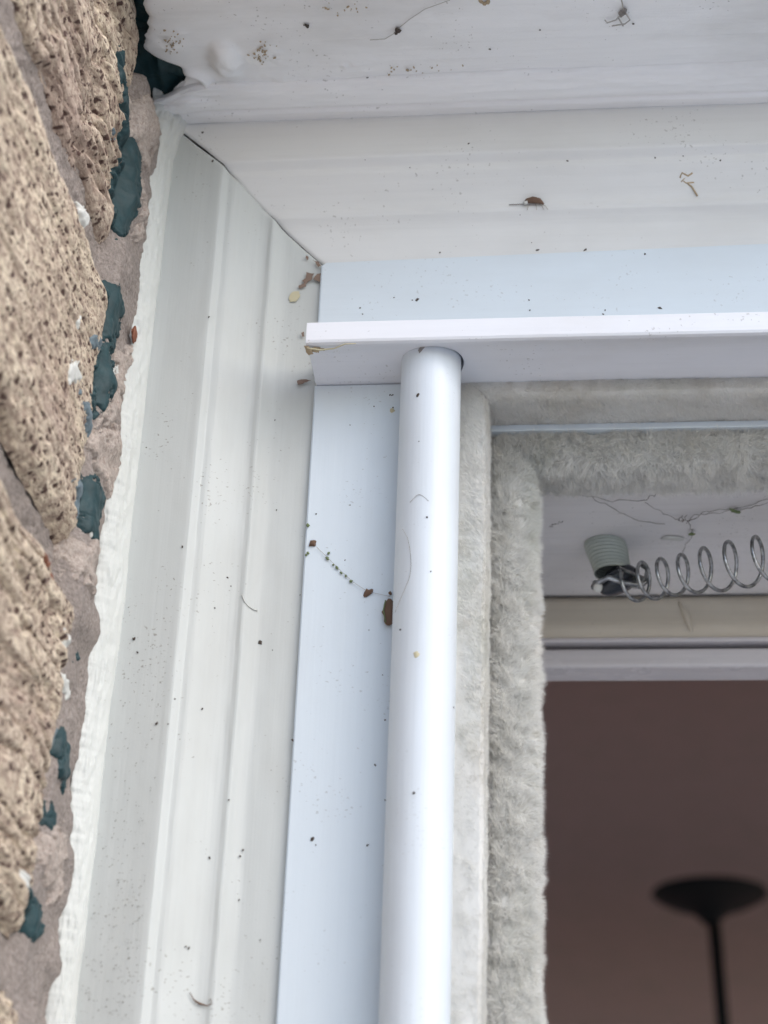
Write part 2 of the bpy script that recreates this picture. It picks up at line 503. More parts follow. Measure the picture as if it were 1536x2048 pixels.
def reveal_patch(name, poly, mat, parent, out=.0012, res=.00035, X0=XW, seed=1, lump=.001, xoff=0.0, kind=None):
    """poly in photograph pixels, turned into a lumpy skin on the reveal plane"""
    pts = np.array([[P(a, b_, X0, 0).y, P(a, b_, X0, 0).z] for a, b_ in poly])
    lo, hi = pts.min(0) - .003, pts.max(0) + .003
    ys = np.arange(lo[0], hi[0], res); zs = np.arange(lo[1], hi[1], res)
    if len(ys) < 2 or len(zs) < 2: return None
    A, B = np.meshgrid(ys, zs, indexing='ij')
    wA = A + fbm(np.stack([A * 750, B * 750, A * 0 + seed], -1), 4, .6) * .0036; wB = B + fbm(np.stack([A * 750, B * 750, A * 0 + seed + 9], -1), 4, .6) * .0036
    ins = np.zeros(A.shape, bool); dist = np.full(A.shape, 9.)
    n = len(pts)
    for i in range(n):
        (ax, ay), (bx, by) = pts[i], pts[(i + 1) % n]
        c = ((ay > wB) != (by > wB)) & (wA < (bx - ax) * (wB - ay) / ((by - ay) or 1e-12) + ax); ins ^= c
        tt = np.clip(((wA - ax) * (bx - ax) + (wB - ay) * (by - ay)) / ((bx - ax) ** 2 + (by - ay) ** 2 + 1e-15), 0, 1)
        dist = np.minimum(dist, np.hypot(wA - ax - tt * (bx - ax), wB - ay - tt * (by - ay)))
    sd_ = np.where(ins, dist, -dist)
    sd_ = sd_ - np.clip(fbm(np.stack([A * 330, B * 330, A * 0 + seed + 3], -1), 4, .6) * .017 + .0003, 0, .003)
    hgt = out * (1 - np.exp(-np.clip(sd_, 0, 1) / .0006)) + np.clip(sd_ * 1.0, -.006, 0)
    hgt = hgt + fbm(np.stack([A * 350, B * 350, A * 0 + seed * 2], -1), 3) * lump * ins
    base = np.full(A.shape, X0)
    for idx in zip(*np.nonzero(sd_ > -.003)):
        h = RELIEF.ray_cast(Vector((X0 + .03, A[idx], B[idx])), Vector((-1, 0, 0)))
        if h[0] is not None: base[idx] = h[0].x
    for _ in range(3):
        bp = np.pad(base, 1, mode='edge'); base = (bp[:-2, 1:-1] + bp[2:, 1:-1] + bp[1:-1, :-2] + bp[1:-1, 2:] + 2 * base) / 6
    V = np.stack([base + xoff + hgt, A, B], -1)
    Fq = grid_faces(*A.shape)
    keep = (sd_.ravel()[Fq] > -.0022).all(1)
    if keep.sum() < 3: return None
    used = np.unique(Fq[keep]); mp = np.full(A.size, -1); mp[used] = np.arange(len(used))
    o = npmesh(name, V.reshape(-1, 3)[used], mp[Fq[keep]], mat, parent)
    if kind: o['kind'] = kind
    return o


TEAL = [  # strips of teal paint down the joint between brick and casing
    [(238, 95), (248, 95), (258, 200), (262, 240), (285, 300), (290, 340), (278, 400), (268, 480), (248, 478), (240, 440), (246, 400), (240, 385), (250, 330), (254, 260), (244, 180)],
    [(222, 560), (240, 560), (252, 600), (254, 660), (244, 700), (226, 680), (222, 610)],
    [(212, 692), (240, 680), (238, 740), (236, 770), (215, 815), (205, 840), (188, 820), (186, 790), (205, 760)],
    [(172, 950), (205, 950), (216, 990), (214, 1035), (190, 1090), (178, 1060), (174, 1000)],
    [(122, 1440), (132, 1440), (150, 1520), (145, 1560), (135, 1590), (125, 1570), (116, 1480)],
    [(92, 1590), (115, 1600), (122, 1640), (110, 1660), (95, 1640)],
    [(62, 1775), (80, 1780), (105, 1820), (102, 1870), (84, 1885), (66, 1840)],
    [(163, 1300), (172, 1300), (170, 1330), (160, 1335)],
]
tl = 'strip of dark teal paint on the brick beside the white caulk'
for i, pl in enumerate(TEAL):
    reveal_patch('teal_paint', pl, M['teal'], wall, .0009, seed=i + 1, lump=.0007, xoff=.0002)
BG_ = [[(160, 775), (172, 780), (195, 870), (186, 872), (160, 830)], [(150, 955), (172, 960), (178, 1040), (165, 1050), (158, 1000)],
       [(188, 672), (206, 676), (208, 700), (190, 698)], [(235, 255), (250, 255), (248, 280), (236, 282)], [(108, 1480), (118, 1440), (124, 1500), (112, 1520)]]
for i, pl in enumerate(BG_):
    reveal_patch('grey_paint', pl, M['bluegrey'], wall, .0006, seed=i + 31, lump=.0003, xoff=.0001)
WH = [[(150, 625), (162, 625), (160, 665), (152, 660)], [(138, 725), (158, 722), (165, 770), (150, 780), (138, 760)],
      [(160, 415), (178, 430), (186, 465), (176, 468)], [(235, 730), (250, 730), (246, 760), (234, 750)],
      [(133, 1330), (142, 1340), (162, 1390), (152, 1400), (136, 1360)], [(118, 1255), (128, 1262), (140, 1320), (128, 1310)],
      [(50, 1735), (64, 1742), (70, 1780), (55, 1775)], [(178, 1055), (192, 1050), (186, 1075)],
      [(132, 1500), (146, 1495), (148, 1540), (140, 1530)]]
for i, pl in enumerate(WH):
    reveal_patch('white_paint_splash', pl, M['cream'], wall, .0006, seed=i + 51, lump=.0004, xoff=.0001)
PALE = [  # pale mortar smears between brick end and caulk
    [(262, 190), (300, 190), (330, 230), (300, 330), (292, 400), (285, 480), (272, 480), (290, 350), (285, 300), (265, 240)],
    [(245, 690), (275, 690), (262, 760), (235, 830), (200, 890), (205, 840), (240, 770)],
    [(195, 870), (240, 840), (245, 960), (230, 1000), (210, 950), (196, 920)],
    [(100, 1660), (140, 1640), (130, 1800), (110, 1830), (100, 1760), (90, 1700)],
    [(150, 1090), (205, 1050), (190, 1200), (165, 1160)]]
for i, pl in enumerate(PALE):
    reveal_patch('mortar_smear', pl, M['mortar_pale'], wall, .0012, seed=i + 71, lump=.0018, xoff=.0)
oc = P(268, 670, XW + .0005, 0)
bm = bmesh.new(); bmesh.ops.create_icosphere(bm, subdivisions=3, radius=1)
for q in bm.verts:
    k = 1 + 1.3 * float(fbm(np.array([[q.co.x * 1.6 + 3, q.co.y * 1.6, q.co.z * 1.6]]), 3)[0]); q.co = Vector((q.co.x * .0007, q.co.y * .0024, q.co.z * .0027)) * k + oc
me = bpy.data.meshes.new('orange_clay_chip'); bm.to_mesh(me); bm.free(); link('orange_clay_chip', me, M['orange'], wall)
reveal_patch('rust_stain', [(85, 1105), (92, 1105), (110, 1140), (124, 1145), (112, 1165), (98, 1140)], M['orange'], wall, .0006, seed=92, lump=.0003, xoff=.0)

# ------------------------------------------------------------------ lintel board overhead
ZS = .0525
lint = empty('lintel_board', 'white painted lintel overhead, its paint ragged beside the brick, with one round paint lump', 'lintel', (.15, -.1, ZS))
ys = np.arange(-.09, -.008, .0006); us = np.linspace(0, 1, 700) ** 1.15
A, B = np.meshgrid(ys, us, indexing='ij')
edge = P(300, 60, ZS, 2).x + n1(ys * 90, 3, 3) * .006 + n1(ys * 420, 4, 3) * .0022
edge = edge + .0022 * np.clip((-.05 - ys) / .02, 0, 1) - .003 * np.exp(-((ys + .040) / .006) ** 2) + .0085 * np.exp(-((ys + .030) / .006) ** 2)
Xg = edge[:, None] + (.62 - edge[:, None]) * B
Zg = ZS + fbm(np.stack([A * 26, Xg * 8, A * 0], -1), 3) * .0010 + fbm(np.stack([A * 200, Xg * 60, A * 0 + 3], -1), 3) * .0004
Zg = Zg + .0025 * np.exp(-(Xg - edge[:, None]) / .0012) * (1 - .5)              # rolled paint edge
c0 = P(452, 118, ZS, 2)
rr = np.hypot(Xg - c0.x + n1(A * 300, 8) * .002, (A - c0.y) * .6)
Zg = Zg - .0042 * np.exp(-(rr / .0042) ** 4) * (1 + .35 * fbm(np.stack([Xg * 400, A * 400, A * 0], -1), 3))
c1_ = P(385, 165, ZS, 2)                                         # raised ring of old caulk
rr = np.hypot(Xg - c1_.x, A - c1_.y); Zg = Zg - .0022 * np.exp(-((rr - .0045) / .0014) ** 2) * (Xg > c1_.x - .003)
for (qx, qy, rs, hh) in ((340, 95, .003, .0007), (520, 105, .0035, .0009), (345, 70, .002, .0007), (560, 160, .006, .0006), (700, 130, .005, .0005)):
    c = P(qx, qy, ZS, 2); rr = np.hypot((Xg - c.x) * .6, A - c.y); Zg = Zg - hh * np.exp(-(rr / rs) ** 2) * (1 + 2 * fbm(np.stack([Xg * 600, A * 600, A * 0], -1), 3))
npmesh('soffit_face', np.stack([Xg, A, Zg], -1), grid_faces(*A.shape), M['lintel'], lint, flip=False)
box('lintel_body', (-.040, -.0895, ZS + .004), (.62, -.008, ZS + .10), M['lintel'], lint, bevel=.002)
# dark joint with teal paint between lintel and brick
gp = empty('joint_gap', 'dark teal painted gap between the top brick and the lintel board', 'joint', (-.05, -.1, ZS + .006))
ys = np.arange(-.09, -.015, .0008); xs_ = np.linspace(-.07, -.040, 50)
A, B = np.meshgrid(ys, xs_, indexing='ij')
dz = .0022 + fbm(np.stack([A * 180, B * 300, A * 0 + 2], -1), 4) * .005 + .004 * np.exp(-((A + .045) / .02) ** 2)
npmesh('teal_filler', np.stack([B, A, ZS + dz], -1), grid_faces(*A.shape), M['teal'], gp)
box('joint_back', (-.075, -.09, ZS + .011), (-.0405, -.015, ZS + .02), M['dark'], gp)  # near-black sheet stands for the shade deep in the joint

# ------------------------------------------------------------------ moulded wooden casing
cas = empty('door_casing', 'white painted moulded wood casing with an open mitre crack at its corner', 'casing', (0, 0, 0))
PF = [(.0500, .006), (.0500, -.0098), (.0494, -.0104), (.0482, -.0107), (.0440, -.0111), (.0360, -.0120), (.0318, -.0124), (.0311, -.0123), (.0309, -.0121),
      (.0303, -.0115), (.0297, -.0108), (.0293, -.0105), (.0287, -.0104), (.0280, -.0103), (.0272, -.0100), (.0262, -.0093), (.0250, -.0084), (.0235, -.0075), (.0215, -.0062), (.0195, -.0052), (.0178, -.0046),
      (.0168, -.0045), (.0162, -.0046), (.0156, -.0047), (.0150, -.0046), (.0145, -.0042), (.0140, -.0037), (.0134, -.0032), (.0126, -.0027), (.0110, -.0020), (.0080, -.0016),
      (.0030, -.0012), (-.0200, -.0010)]


def densify(pf, n=3):
    out = []
    for a, b_ in zip(pf[:-1], pf[1:]):
        for k in range(n): out.append((a[0] + (b_[0] - a[0]) * k / n, a[1] + (b_[1] - a[1]) * k / n))
    return np.array(out + [pf[-1]])


PD = densify(PF, 3)
gap = .00022
# side: length runs down from the mitre; t=0 at the mitre line
Ls = np.concatenate([np.linspace(0, .3, 420), np.linspace(.31, 1.45, 30)])


def casing_piece(name, side, mat, seed):
    T, I = np.meshgrid(Ls if side else np.concatenate([np.linspace(0, .26, 360), np.linspace(.27, .9, 20)]), np.arange(len(PD)), indexing='ij')
    u = PD[I, 0]; y = PD[I, 1].copy()
    wob = fbm(np.stack([T * 9, u * 60, T * 0 + seed], -1), 3) * .0010 + fbm(np.stack([T * 70, u * 500, T * 0 + seed + 3], -1), 3) * .00030
    y = y + wob
    if not side: y = y - .0006 * np.exp(-((u - .0318) / .0011) ** 2) - .0004 * np.exp(-((u - .0165) / .0011) ** 2)
    uw = u + fbm(np.stack([T * 12, T * 0 + seed, u * 30], -1), 2) * .0007 * np.clip(T / .01, 0, 1)
    g = gap * (1 + 1.2 * n1(u * 300, seed, 3)) + .0004 * np.exp(-((u - .040) / .006) ** 2) - .0006 * np.exp(-((u - .022) / .005) ** 2)
    if side: V = np.stack([-uw - 0 * g, y, u - g - T], -1)
    else: V = np.stack([-u + g + T, y, uw], -1)
    y += .0007 * np.exp(-T / .0005)                               # arris of the mitre rolls back
    V[..., 1] = y
    return npmesh(name, V, grid_faces(*T.shape), mat, cas, flip=side)


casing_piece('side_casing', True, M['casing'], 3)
casing_piece('head_casing', False, M['casing_head_lit'], 8)
box('casing_core', (-.046, .001, -1.5), (.0, .03, .046), M['dark'], cas)
box('head_backing', (-.0505, -.0085, .0503), (.62, .03, .0560), M['casing_head_lit'], cas)  # added fill that stops light leaking in above the head casing
# bare wood where the paint has flaked at the inner corner


def flake(name, poly, y, mat, parent, th=.00012, seed=0, sub=3):
    """thin irregular patch lying on a surface facing the camera side; poly in photograph pixels"""
    pts = [P(a, b_, y) for a, b_ in poly]; r = random.Random(seed); out = []
    for i in range(len(pts)):
        a, b_ = pts[i], pts[(i + 1) % len(pts)]
        for k in range(sub):
            q = a.lerp(b_, k / sub); j = (b_ - a).length * .10
            out.append(q + Vector((r.uniform(-j, j), 0, r.uniform(-j, j))))
    n = len(out); V = out + [q + Vector((0, -th, 0)) for q in out]
    Fc = [tuple(range(n, 2 * n))] + [(i, (i + 1) % n, n + (i + 1) % n, n + i) for i in range(n)]
    return mesh(name, V, Fc, mat, parent, False)


BW = [[(634, 548), (643, 546), (643, 566), (632, 562), (626, 558)], [(614, 545), (628, 548), (622, 560), (612, 568), (604, 562), (612, 556)],
      [(596, 572), (610, 566), (613, 573), (600, 577)], [(612, 511), (618, 514), (615, 520), (611, 516)], [(626, 520), (636, 524), (644, 533), (636, 533)],
      [(594, 762), (606, 759), (622, 760), (610, 766), (596, 769)], [(602, 666), (608, 664), (609, 673), (604, 674)]]
for i, pl in enumerate(BW): flake('bare_wood', pl, -.0022, M['raw'], cas, seed=i)
flake('yellow_paint_spot', [(584, 585), (598, 582), (600, 590), (592, 604), (580, 604), (578, 596)], -.0021, M['yellow'], cas, seed=9)

# ------------------------------------------------------------------ caulk beads
ck = empty('caulk_bead', 'lumpy cream caulk running between the brick and the white casing and under the lintel', 'caulk', (-.05, -.012, 0))
zs = np.arange(.060, -.34, -.0005); ts = np.linspace(0, 1, 40)
Zc, Tc = np.meshgrid(zs, ts, indexing='ij')
left = n1(zs * 22, 1) * .0030 + n1(zs * 110, 2, 4) * .0022 + n1(zs * 700, 4, 3) * .0014
xl = XW - .0034 + 0 * left; yl = -.0205 + left * 1.1 + .0035 * np.clip((-zs - .1) / .12, 0, 1)
xr = -.0478 + n1(zs * 25, 6) * .0016 + n1(zs * 200, 5) * .0004; yr = -.0108
Xc = xl[:, None] + (xr - xl)[:, None] * Tc ** .85
Yc = yl[:, None] + (yr - yl[:, None]) * Tc ** 1.25
bul = np.sin(np.pi * Tc) ** .7 * (.0009 + .0010 * n1(zs * 30, 9)[:, None])
Xc = Xc + bul * .5; Yc = Yc - bul * .85
rg = fbm(np.stack([Zc * 260, Tc * 9, Zc * 0 + 3], -1), 4) * .0012 * np.sin(np.pi * np.clip(Tc, 0, 1)) ** .5
Yc = Yc - rg; Xc = Xc + rg * .7
top_ = np.clip((Zc - .034) / .02, 0, 1)                           # smeared blob at the corner
Xc = Xc + top_ * Tc * .004 + top_ * rg * 2
Yc = Yc + np.where(Tc < .04, .003, 0) + np.where(Tc > .97, .0006, 0)
npmesh('side_bead', np.stack([Xc, Yc, Zc], -1), grid_faces(*Zc.shape), M['caulk'], ck, flip=True)
xs_ = np.concatenate([np.arange(-.0535, .22, .0006), np.arange(.23, .62, .02)])
Xh, Th = np.meshgrid(xs_, ts, indexing='ij')
yl = -.0262 + n1(xs_ * 14, 12) * .002 + n1(xs_ * 120, 13) * .0006 + .0065 * np.exp(-((xs_ + .0535) / .009) ** 2)
Yh = yl[:, None] + (-.0100 - yl[:, None]) * Th ** 1.2
zb = .0497 + n1(xs_ * 30, 14) * .0004
Zh = (ZS + .0004) + (zb[:, None] - ZS - .0004) * Th ** 1.3
bul = np.sin(np.pi * Th) ** .8 * (.0034 + .0008 * n1(xs_ * 40, 15)[:, None])
Yh = Yh - bul * .8; Zh = Zh - bul * .7
rg = fbm(np.stack([Xh * 90, Th * 7, Xh * 0 + 8], -1), 4) * .0011 * np.sin(np.pi * Th) ** .5 * (1 + 2.5 * np.exp(-((Xh + .045) / .012) ** 2))
Yh = Yh - rg; Zh = Zh - rg
Yh = Yh + np.where(Th > .97, .0006, 0)
Zh = Zh + .0012 * np.exp(-((Th - .80) / .03) ** 2)                  # groove along the bead
npmesh('head_bead', np.stack([Xh, Yh, Zh], -1), grid_faces(*Xh.shape), M['lintel'], ck)
# ------------------------------------------------------------------ metal frame: flanges, bar, tube
fr = empty('metal_frame', 'pale white coated metal door frame with a projecting head bar and flat flanges', 'door frame', (0, 0, 0))


def prism_xz(name, poly, y0, y1, mat, parent, bev=.0004):
    bm = bmesh.new(); f = bm.faces.new([bm.verts.new((a, y0, c)) for a, c in poly])
    bm.normal_update()
    if f.normal.y > 0: f.normal_flip()
    ex = bmesh.ops.extrude_face_region(bm, geom=[f]); bmesh.ops.translate(bm, verts=[q for q in ex['geom'] if isinstance(q, bmesh.types.BMVert)], vec=(0, y1 - y0, 0))
    bmesh.ops.recalc_face_normals(bm, faces=bm.faces[:])
    es = [e for e in bm.edges if all(abs(q.co.y - y0) < 1e-7 for q in e.verts)]
    bmesh.ops.bevel(bm, geom=es, offset=bev, segments=2, affect='EDGES')
    me = bpy.data.meshes.new(name); bm.to_mesh(me); bm.free(); return link(name, me, mat, parent, False)


YFL = -.0030
zl = P(700, 523, YFL).z; zr = P(1530, 486, YFL).z
prism_xz('head_flange', [(.0004, -.044), (.0004, zl - .0012), (.0018, zl), (.30, zl + (zr - zl) * 2.2), (.62, zl + (zr - zl) * 3), (.62, -.044)], YFL, -.0008, M['flange_head'], fr)
zt = P(700, 769, YFL).z
XT0, XT1 = .0274, .0448
prism_xz('side_flange', [(.0006, zt), (.0440, zt), (.0440, -1.5), (.0014, -1.5)], YFL, -.0008, M['flange'], fr)
# the bar: profile (y, z), front lip, underside hollowed towards the back
YB = -.0262
ztop, zlip, zbk = -.0388, -.0464, -.0450
prof = [(-.0006, ztop), (YB + .0012, ztop), (YB + .0003, ztop - .0005), (YB, ztop - .0015), (YB, zlip + .0010), (YB + .0004, zlip + .0003), (YB + .0014, zlip),
        (YB + .0030, zlip + .0004), (YB + .0050, zlip + .0011), (YB + .0090, zlip + .0016), (-.0120, zlip + .0014), (-.0070, zlip + .0009), (YFL - .0002, zbk - .0008), (-.0006, zbk - .0008)]
xs_ = np.concatenate([[.0010, .0013, .0018], np.linspace(.003, .14, 90), np.linspace(.15, .62, 12)])
V = []; nP = len(prof)
for i, xx in enumerate(xs_):
    sh = (.9988, .9996, 1.)[min(i, 2)]
    for (yy, z_) in prof:
        V.append((xx, yy * sh + n1([xx * 20], 3)[0] * .0002, z_ + .0005 * (xx > .01) * 0 + n1([xx * 15], 5)[0] * .0003))
Fc = [tuple(range(nP))[::-1], tuple((len(xs_) - 1) * nP + k for k in range(nP))] + [(i * nP + k, i * nP + (k + 1) % nP, (i + 1) * nP + (k + 1) % nP, (i + 1) * nP + k) for i in range(len(xs_) - 1) for k in range(nP)]
bar = mesh('head_bar', V, Fc, M['bar'], fr, False)
bm = bmesh.new(); bm.from_mesh(bar.data); bmesh.ops.recalc_face_normals(bm, faces=bm.faces[:]); bm.to_mesh(bar.data); bm.free()
TX, TY, TR = (XT0 + XT1) / 2, -.0122, (XT1 - XT0) / 2
hv, hf = tube_v([(TX + .00035, TY + .0001, -.10), (TX + .00035, TY + .0001, zlip + .0062)], TR + .00042, 64)
cut = mesh('cutter', hv, hf, None, None, False)
md = bar.modifiers.new('hole', 'BOOLEAN'); md.operation = 'DIFFERENCE'; md.solver = 'EXACT'; md.object = cut
bpy.context.view_layer.update()
dg = bpy.context.evaluated_depsgraph_get()
nm = bpy.data.meshes.new_from_object(bar.evaluated_get(dg)); bar.modifiers.clear(); bar.data = nm
bpy.data.objects.remove(cut)
nm.shade_smooth()
try: nm.set_sharp_from_angle(angle=math.radians(28))
except Exception: pass
# torn caulk on the bar's left end
vv = []
for k in range(4):
    a = P(618 + k * 9, 702 - k * 2, YB + .0025 + k * .0006)
    vv.append(chip_v(a, (-.2, -.5, -1), .0011 - k * .00015, 1.5, k, 9, .0003))
mesh('dirty_caulk_crumb', *join(vv), M['tanbit'], fr)
v, f = tube_v([P(614, 696, -.0258), P(640, 700, -.024), P(668, 697, -.0235), P(690, 688, -.0262), P(712, 687, -.0264)], [.0002, .00025, .0002, .00018, .0001], 6)
mesh('caulk_thread', v, f, M['yellow'], fr)

tb = empty('white_tube', 'glossy white upright tube running up into a round hole in the head bar', 'tube', (TX, TY, -.2))
n = 96
zs = np.concatenate([np.linspace(zlip + .0055, -.35, 90), np.linspace(-.36, -1.4, 12)])
V = [(TX + TR * math.cos(2 * math.pi * k / n) + n1([q * 6], 2)[0] * .0006, TY + TR * math.sin(2 * math.pi * k / n), q) for q in zs for k in range(n)]
npmesh('tube_body', V, grid_faces(len(zs), n, True), M['tube'], tb)
v, f = chip_v((TX - .0022, TY - TR * .98, zlip + .0010), (0, -1, -.1), .0009, 2.2, .1, 10, .0002)
mesh('paint_chip', v, f, M['silkdark'], tb)
v, f = chip_v(P(834, 1309, TY - TR + .0003), (-.1, -1, 0), .0011, 1.1, 0, 10, .0003, .2)
mesh('cream_spot', v, f, M['yellow'], tb)

# ------------------------------------------------------------------ pile weatherstrip
pile = empty('pile_weatherstrip', 'fuzzy cream pile weatherstrip wrapped round the inside of the door frame', 'weatherstrip', (.05, .005, -.05))
XE = .0518; ZE = -.0505          # where the front lip turns in


def hairs(name, roots, dirs, lens_, mat, parent, wid=.00011, curl=.4, seed=0, clump=1.25):
    """pile fibres as tapered blades of three triangles, joined into one part"""
    r = np.random.default_rng(seed); N = len(roots)
    cl = np.stack([fbm(roots * 330 + 11 * a, 3, .7) for a in range(3)], -1) * 2.6
    d = dirs + cl * clump + r.normal(0, .20, (N, 3)); d /= np.linalg.norm(d, axis=1)[:, None]
    d2 = d + r.normal(0, curl, (N, 3)) + cl * .5; d2 /= np.linalg.norm(d2, axis=1)[:, None]
    wv = np.cross(d, r.normal(0, 1, (N, 3)) + np.array([.2, -1.2, .5])); wv /= np.linalg.norm(wv, axis=1)[:, None] + 1e-9
    w = (wid * r.uniform(.6, 1.3, N))[:, None] / 2; L = lens_[:, None]
    p0 = roots - d * .0002; p1 = roots + d * L * .5; p2 = p1 + d2 * L * .5
    V = np.stack([p0 - wv * w, p0 + wv * w, p1 - wv * w * .85, p1 + wv * w * .85, p2], 1).reshape(-1, 3)
    b_ = np.arange(N)[:, None] * 5
    Ft = np.stack([b_ + [0, 1, 3], b_ + [0, 3, 2], b_ + [2, 3, 4]], 1).reshape(-1, 3)
    o = npmesh(name, V, Ft, mat, parent, False, attr={'tone': np.repeat(r.uniform(0, 1, N), 5)}); o['kind'] = 'stuff'
    return o


# profile in (u, y): u grows from the lip start towards the opening
LIPP = [(-.0066, -.0006), (-.006, -.0014), (0, -.0018), (.0035, -.0021), (.0054, -.0020), (.0062, -.0010), (.0064, .0010), (.0064, .0080), (.0062, .0150), (.0062, .0175)]
ROLP = [(.0063, .0240), (.0066, .0200), (.0080, .0178), (.0105, .0166), (.0130, .0168), (.0155, .0178), (.0175, .0195), (.0184, .0220), (.0188, .0260), (.0186, .0300), (.0180, .0340), (.0140, .0355)]
U0X = XE - .0064; U0Z = ZE + .0064


def ext(name, PFs, mat, seed, side, span=.26, nL=360):
    Pd = densify(PFs, 4); T = np.concatenate([np.linspace(0, span, nL), np.linspace(span + .02, 1.2 if side else .55, 12)])
    TT, I = np.meshgrid(T, np.arange(len(Pd)), indexing='ij'); u = Pd[I, 0]; y = Pd[I, 1]
    w = fbm(np.stack([TT * 70, u * 200, TT * 0 + seed], -1), 3) * .0009 + fbm(np.stack([TT * 14, u * 100, TT * 0 + seed + 5], -1), 2) * .0010
    if side: V = np.stack([U0X + u + w, y - w, U0Z - u - TT], -1)
    else: V = np.stack([U0X + u + TT, y - w, U0Z - u - w], -1)
    return npmesh(name, V, grid_faces(*TT.shape), mat, pile, flip=side), Pd


def sow(name, PFs, side, dens, ln, seed, span, comb, nrm=.55, rad=.00011, clump=1.25):
    r = np.random.default_rng(seed); Pd = np.array(PFs); d = np.diff(Pd, axis=0); L = np.hypot(*d.T); c = np.concatenate([[0], np.cumsum(L)])
    N = int(dens * c[-1] * span); s = r.random(N) * c[-1]; i = np.clip(np.searchsorted(c, s) - 1, 0, len(L) - 1); f = (s - c[i]) / L[i]
    u = Pd[i, 0] + d[i, 0] * f; y = Pd[i, 1] + d[i, 1] * f; tu, ty = d[i, 0] / L[i], d[i, 1] / L[i]
    nu, ny = ty, -tu                                              # outward normal in (u, y)
    T = r.random(N) * span
    w = fbm(np.stack([T * 70, u * 200, T * 0 + (1 if side else 2)], -1), 3) * .0009
    if side:
        roots = np.stack([U0X + u + w, y - w, U0Z - u - T], -1); nn = np.stack([nu, ny, 0 * u], -1); tn = np.stack([tu, ty, 0 * u], -1); ax = np.array([0, 0, -1.])
    else:
        roots = np.stack([U0X + u + T, y - w, U0Z - u - w], -1); nn = np.stack([0 * u, ny, -nu], -1); tn = np.stack([0 * u, ty, -tu], -1); ax = np.array([1., 0, 0])
    dirs = nn * nrm + tn * comb[0] + ax * comb[1]
    return hairs(name, roots, dirs, ln * r.uniform(.5, 1.25, N) * (1 + .9 * fbm(roots * 260, 2)), M['felt'], pile, rad, .5, seed, clump)


ext('side_lip', LIPP, M['felt'], 1, True); ext('head_lip', LIPP, M['felt'], 2, False)
ext('side_roll', ROLP, M['felt'], 1, True); ext('head_roll', ROLP, M['felt'], 2, False)
sow('side_lip_pile', LIPP, True, 2.6e7, .0014, 11, .24, (-.55, -.45), .3, .00010, .45)
sow('head_lip_pile', LIPP, False, 2.4e7, .0016, 12, .20, (.35, .25), .3, .00010, .45)
sow('side_roll_pile', ROLP, True, 3.4e7, .0036, 13, .24, (.3, -.2), .8, .00011)
sow('head_roll_pile', ROLP, False, 3.0e7, .0036, 14, .20, (.35, .1), .8, .00011)
box('channel_strip', (U0X + .001, .0178, U0Z - .0085), (.6, .030, U0Z - .001), M['flange_head'], pile)
box('channel_lip', (XE - .001, .0140, ZE - .0024), (.6, .0178, ZE - .0002), M['flange_head'], pile, .0003)
box('channel_side', (U0X + .001, .0182, -1.4), (U0X + .0085, .030, U0Z - .001), M['trim'], pile)
# a few stray threads
def thr(name, pix, y, rad, mat, par, jit=0):
    pts = [P(a, b_, y + (i % 2) * jit) for i, (a, b_) in enumerate(pix)]
    # smooth by Catmull-Rom
    out = []
    for i in range(len(pts) - 1):
        p0, p1, p2, p3 = pts[max(i - 1, 0)], pts[i], pts[i + 1], pts[min(i + 2, len(pts) - 1)]
        for k in range(4):
            t_ = k / 4; out.append(.5 * ((2 * p1) + (p2 - p0) * t_ + (2 * p0 - 5 * p1 + 4 * p2 - p3) * t_ ** 2 + (-p0 + 3 * p1 - 3 * p2 + p3) * t_ ** 3))
    out.append(pts[-1]); return tube_v(out, rad, 5)


FT = [[(1062, 1512), (1074, 1520), (1077, 1540), (1078, 1570), (1076, 1600), (1073, 1625)], [(1064, 1378), (1074, 1378), (1082, 1382), (1091, 1389)],
      [(1066, 1630), (1076, 1632), (1088, 1634)], [(1066, 1520), (1072, 1516), (1077, 1519)], [(1064, 1367), (1076, 1368), (1083, 1368)],
      [(1066, 1905), (1072, 1890), (1080, 1886)], [(1060, 1932), (1070, 1934), (1077, 1930)], [(1064, 1845), (1072, 1838), (1081, 1832)]]
for q in FT:
    v, f = thr('', q, .022, .00008, None, None); mesh('loose_fibre', v, f, M['felt'], pile)

# wispy fibres standing off the edges of the two rolls
rs = random.Random(5); pv = []
for k in range(420):
    if k < 270:
        p = Vector((U0X + .0178 + rs.uniform(-.002, .0012), .024 + rs.uniform(-.004, .008), U0Z - .02 - rs.random() * .2)); d = Vector((1, rs.uniform(-.5, .3), rs.uniform(-.9, .7)))
    else:
        p = Vector((U0X + .02 + rs.random() * .1, .022 + rs.uniform(-.003, .011), U0Z - .0178 + rs.uniform(-.0012, .002))); d = Vector((rs.uniform(-.8, .8), rs.uniform(-.5, .3), -1))
    L_ = rs.choice((.0018, .0022, .0028, .0036)) * rs.uniform(.7, 1.2); b2 = Vector((rs.uniform(-1, 1), rs.uniform(-1, 1), rs.uniform(-1, 1))) * .5; q = [p]; d.normalize()
    for i in range(5):
        q.append(q[-1] + (d + b2 * i * .4).normalized() * L_ / 5)
    w_ = rs.uniform(.00006, .0001); pv.append(tube_v(q, [w_, w_, w_, w_, w_ * .8, w_ * .4], 3, False))
o = mesh('stray_pile', *join(pv), M['felt'], pile); o['kind'] = 'stuff'

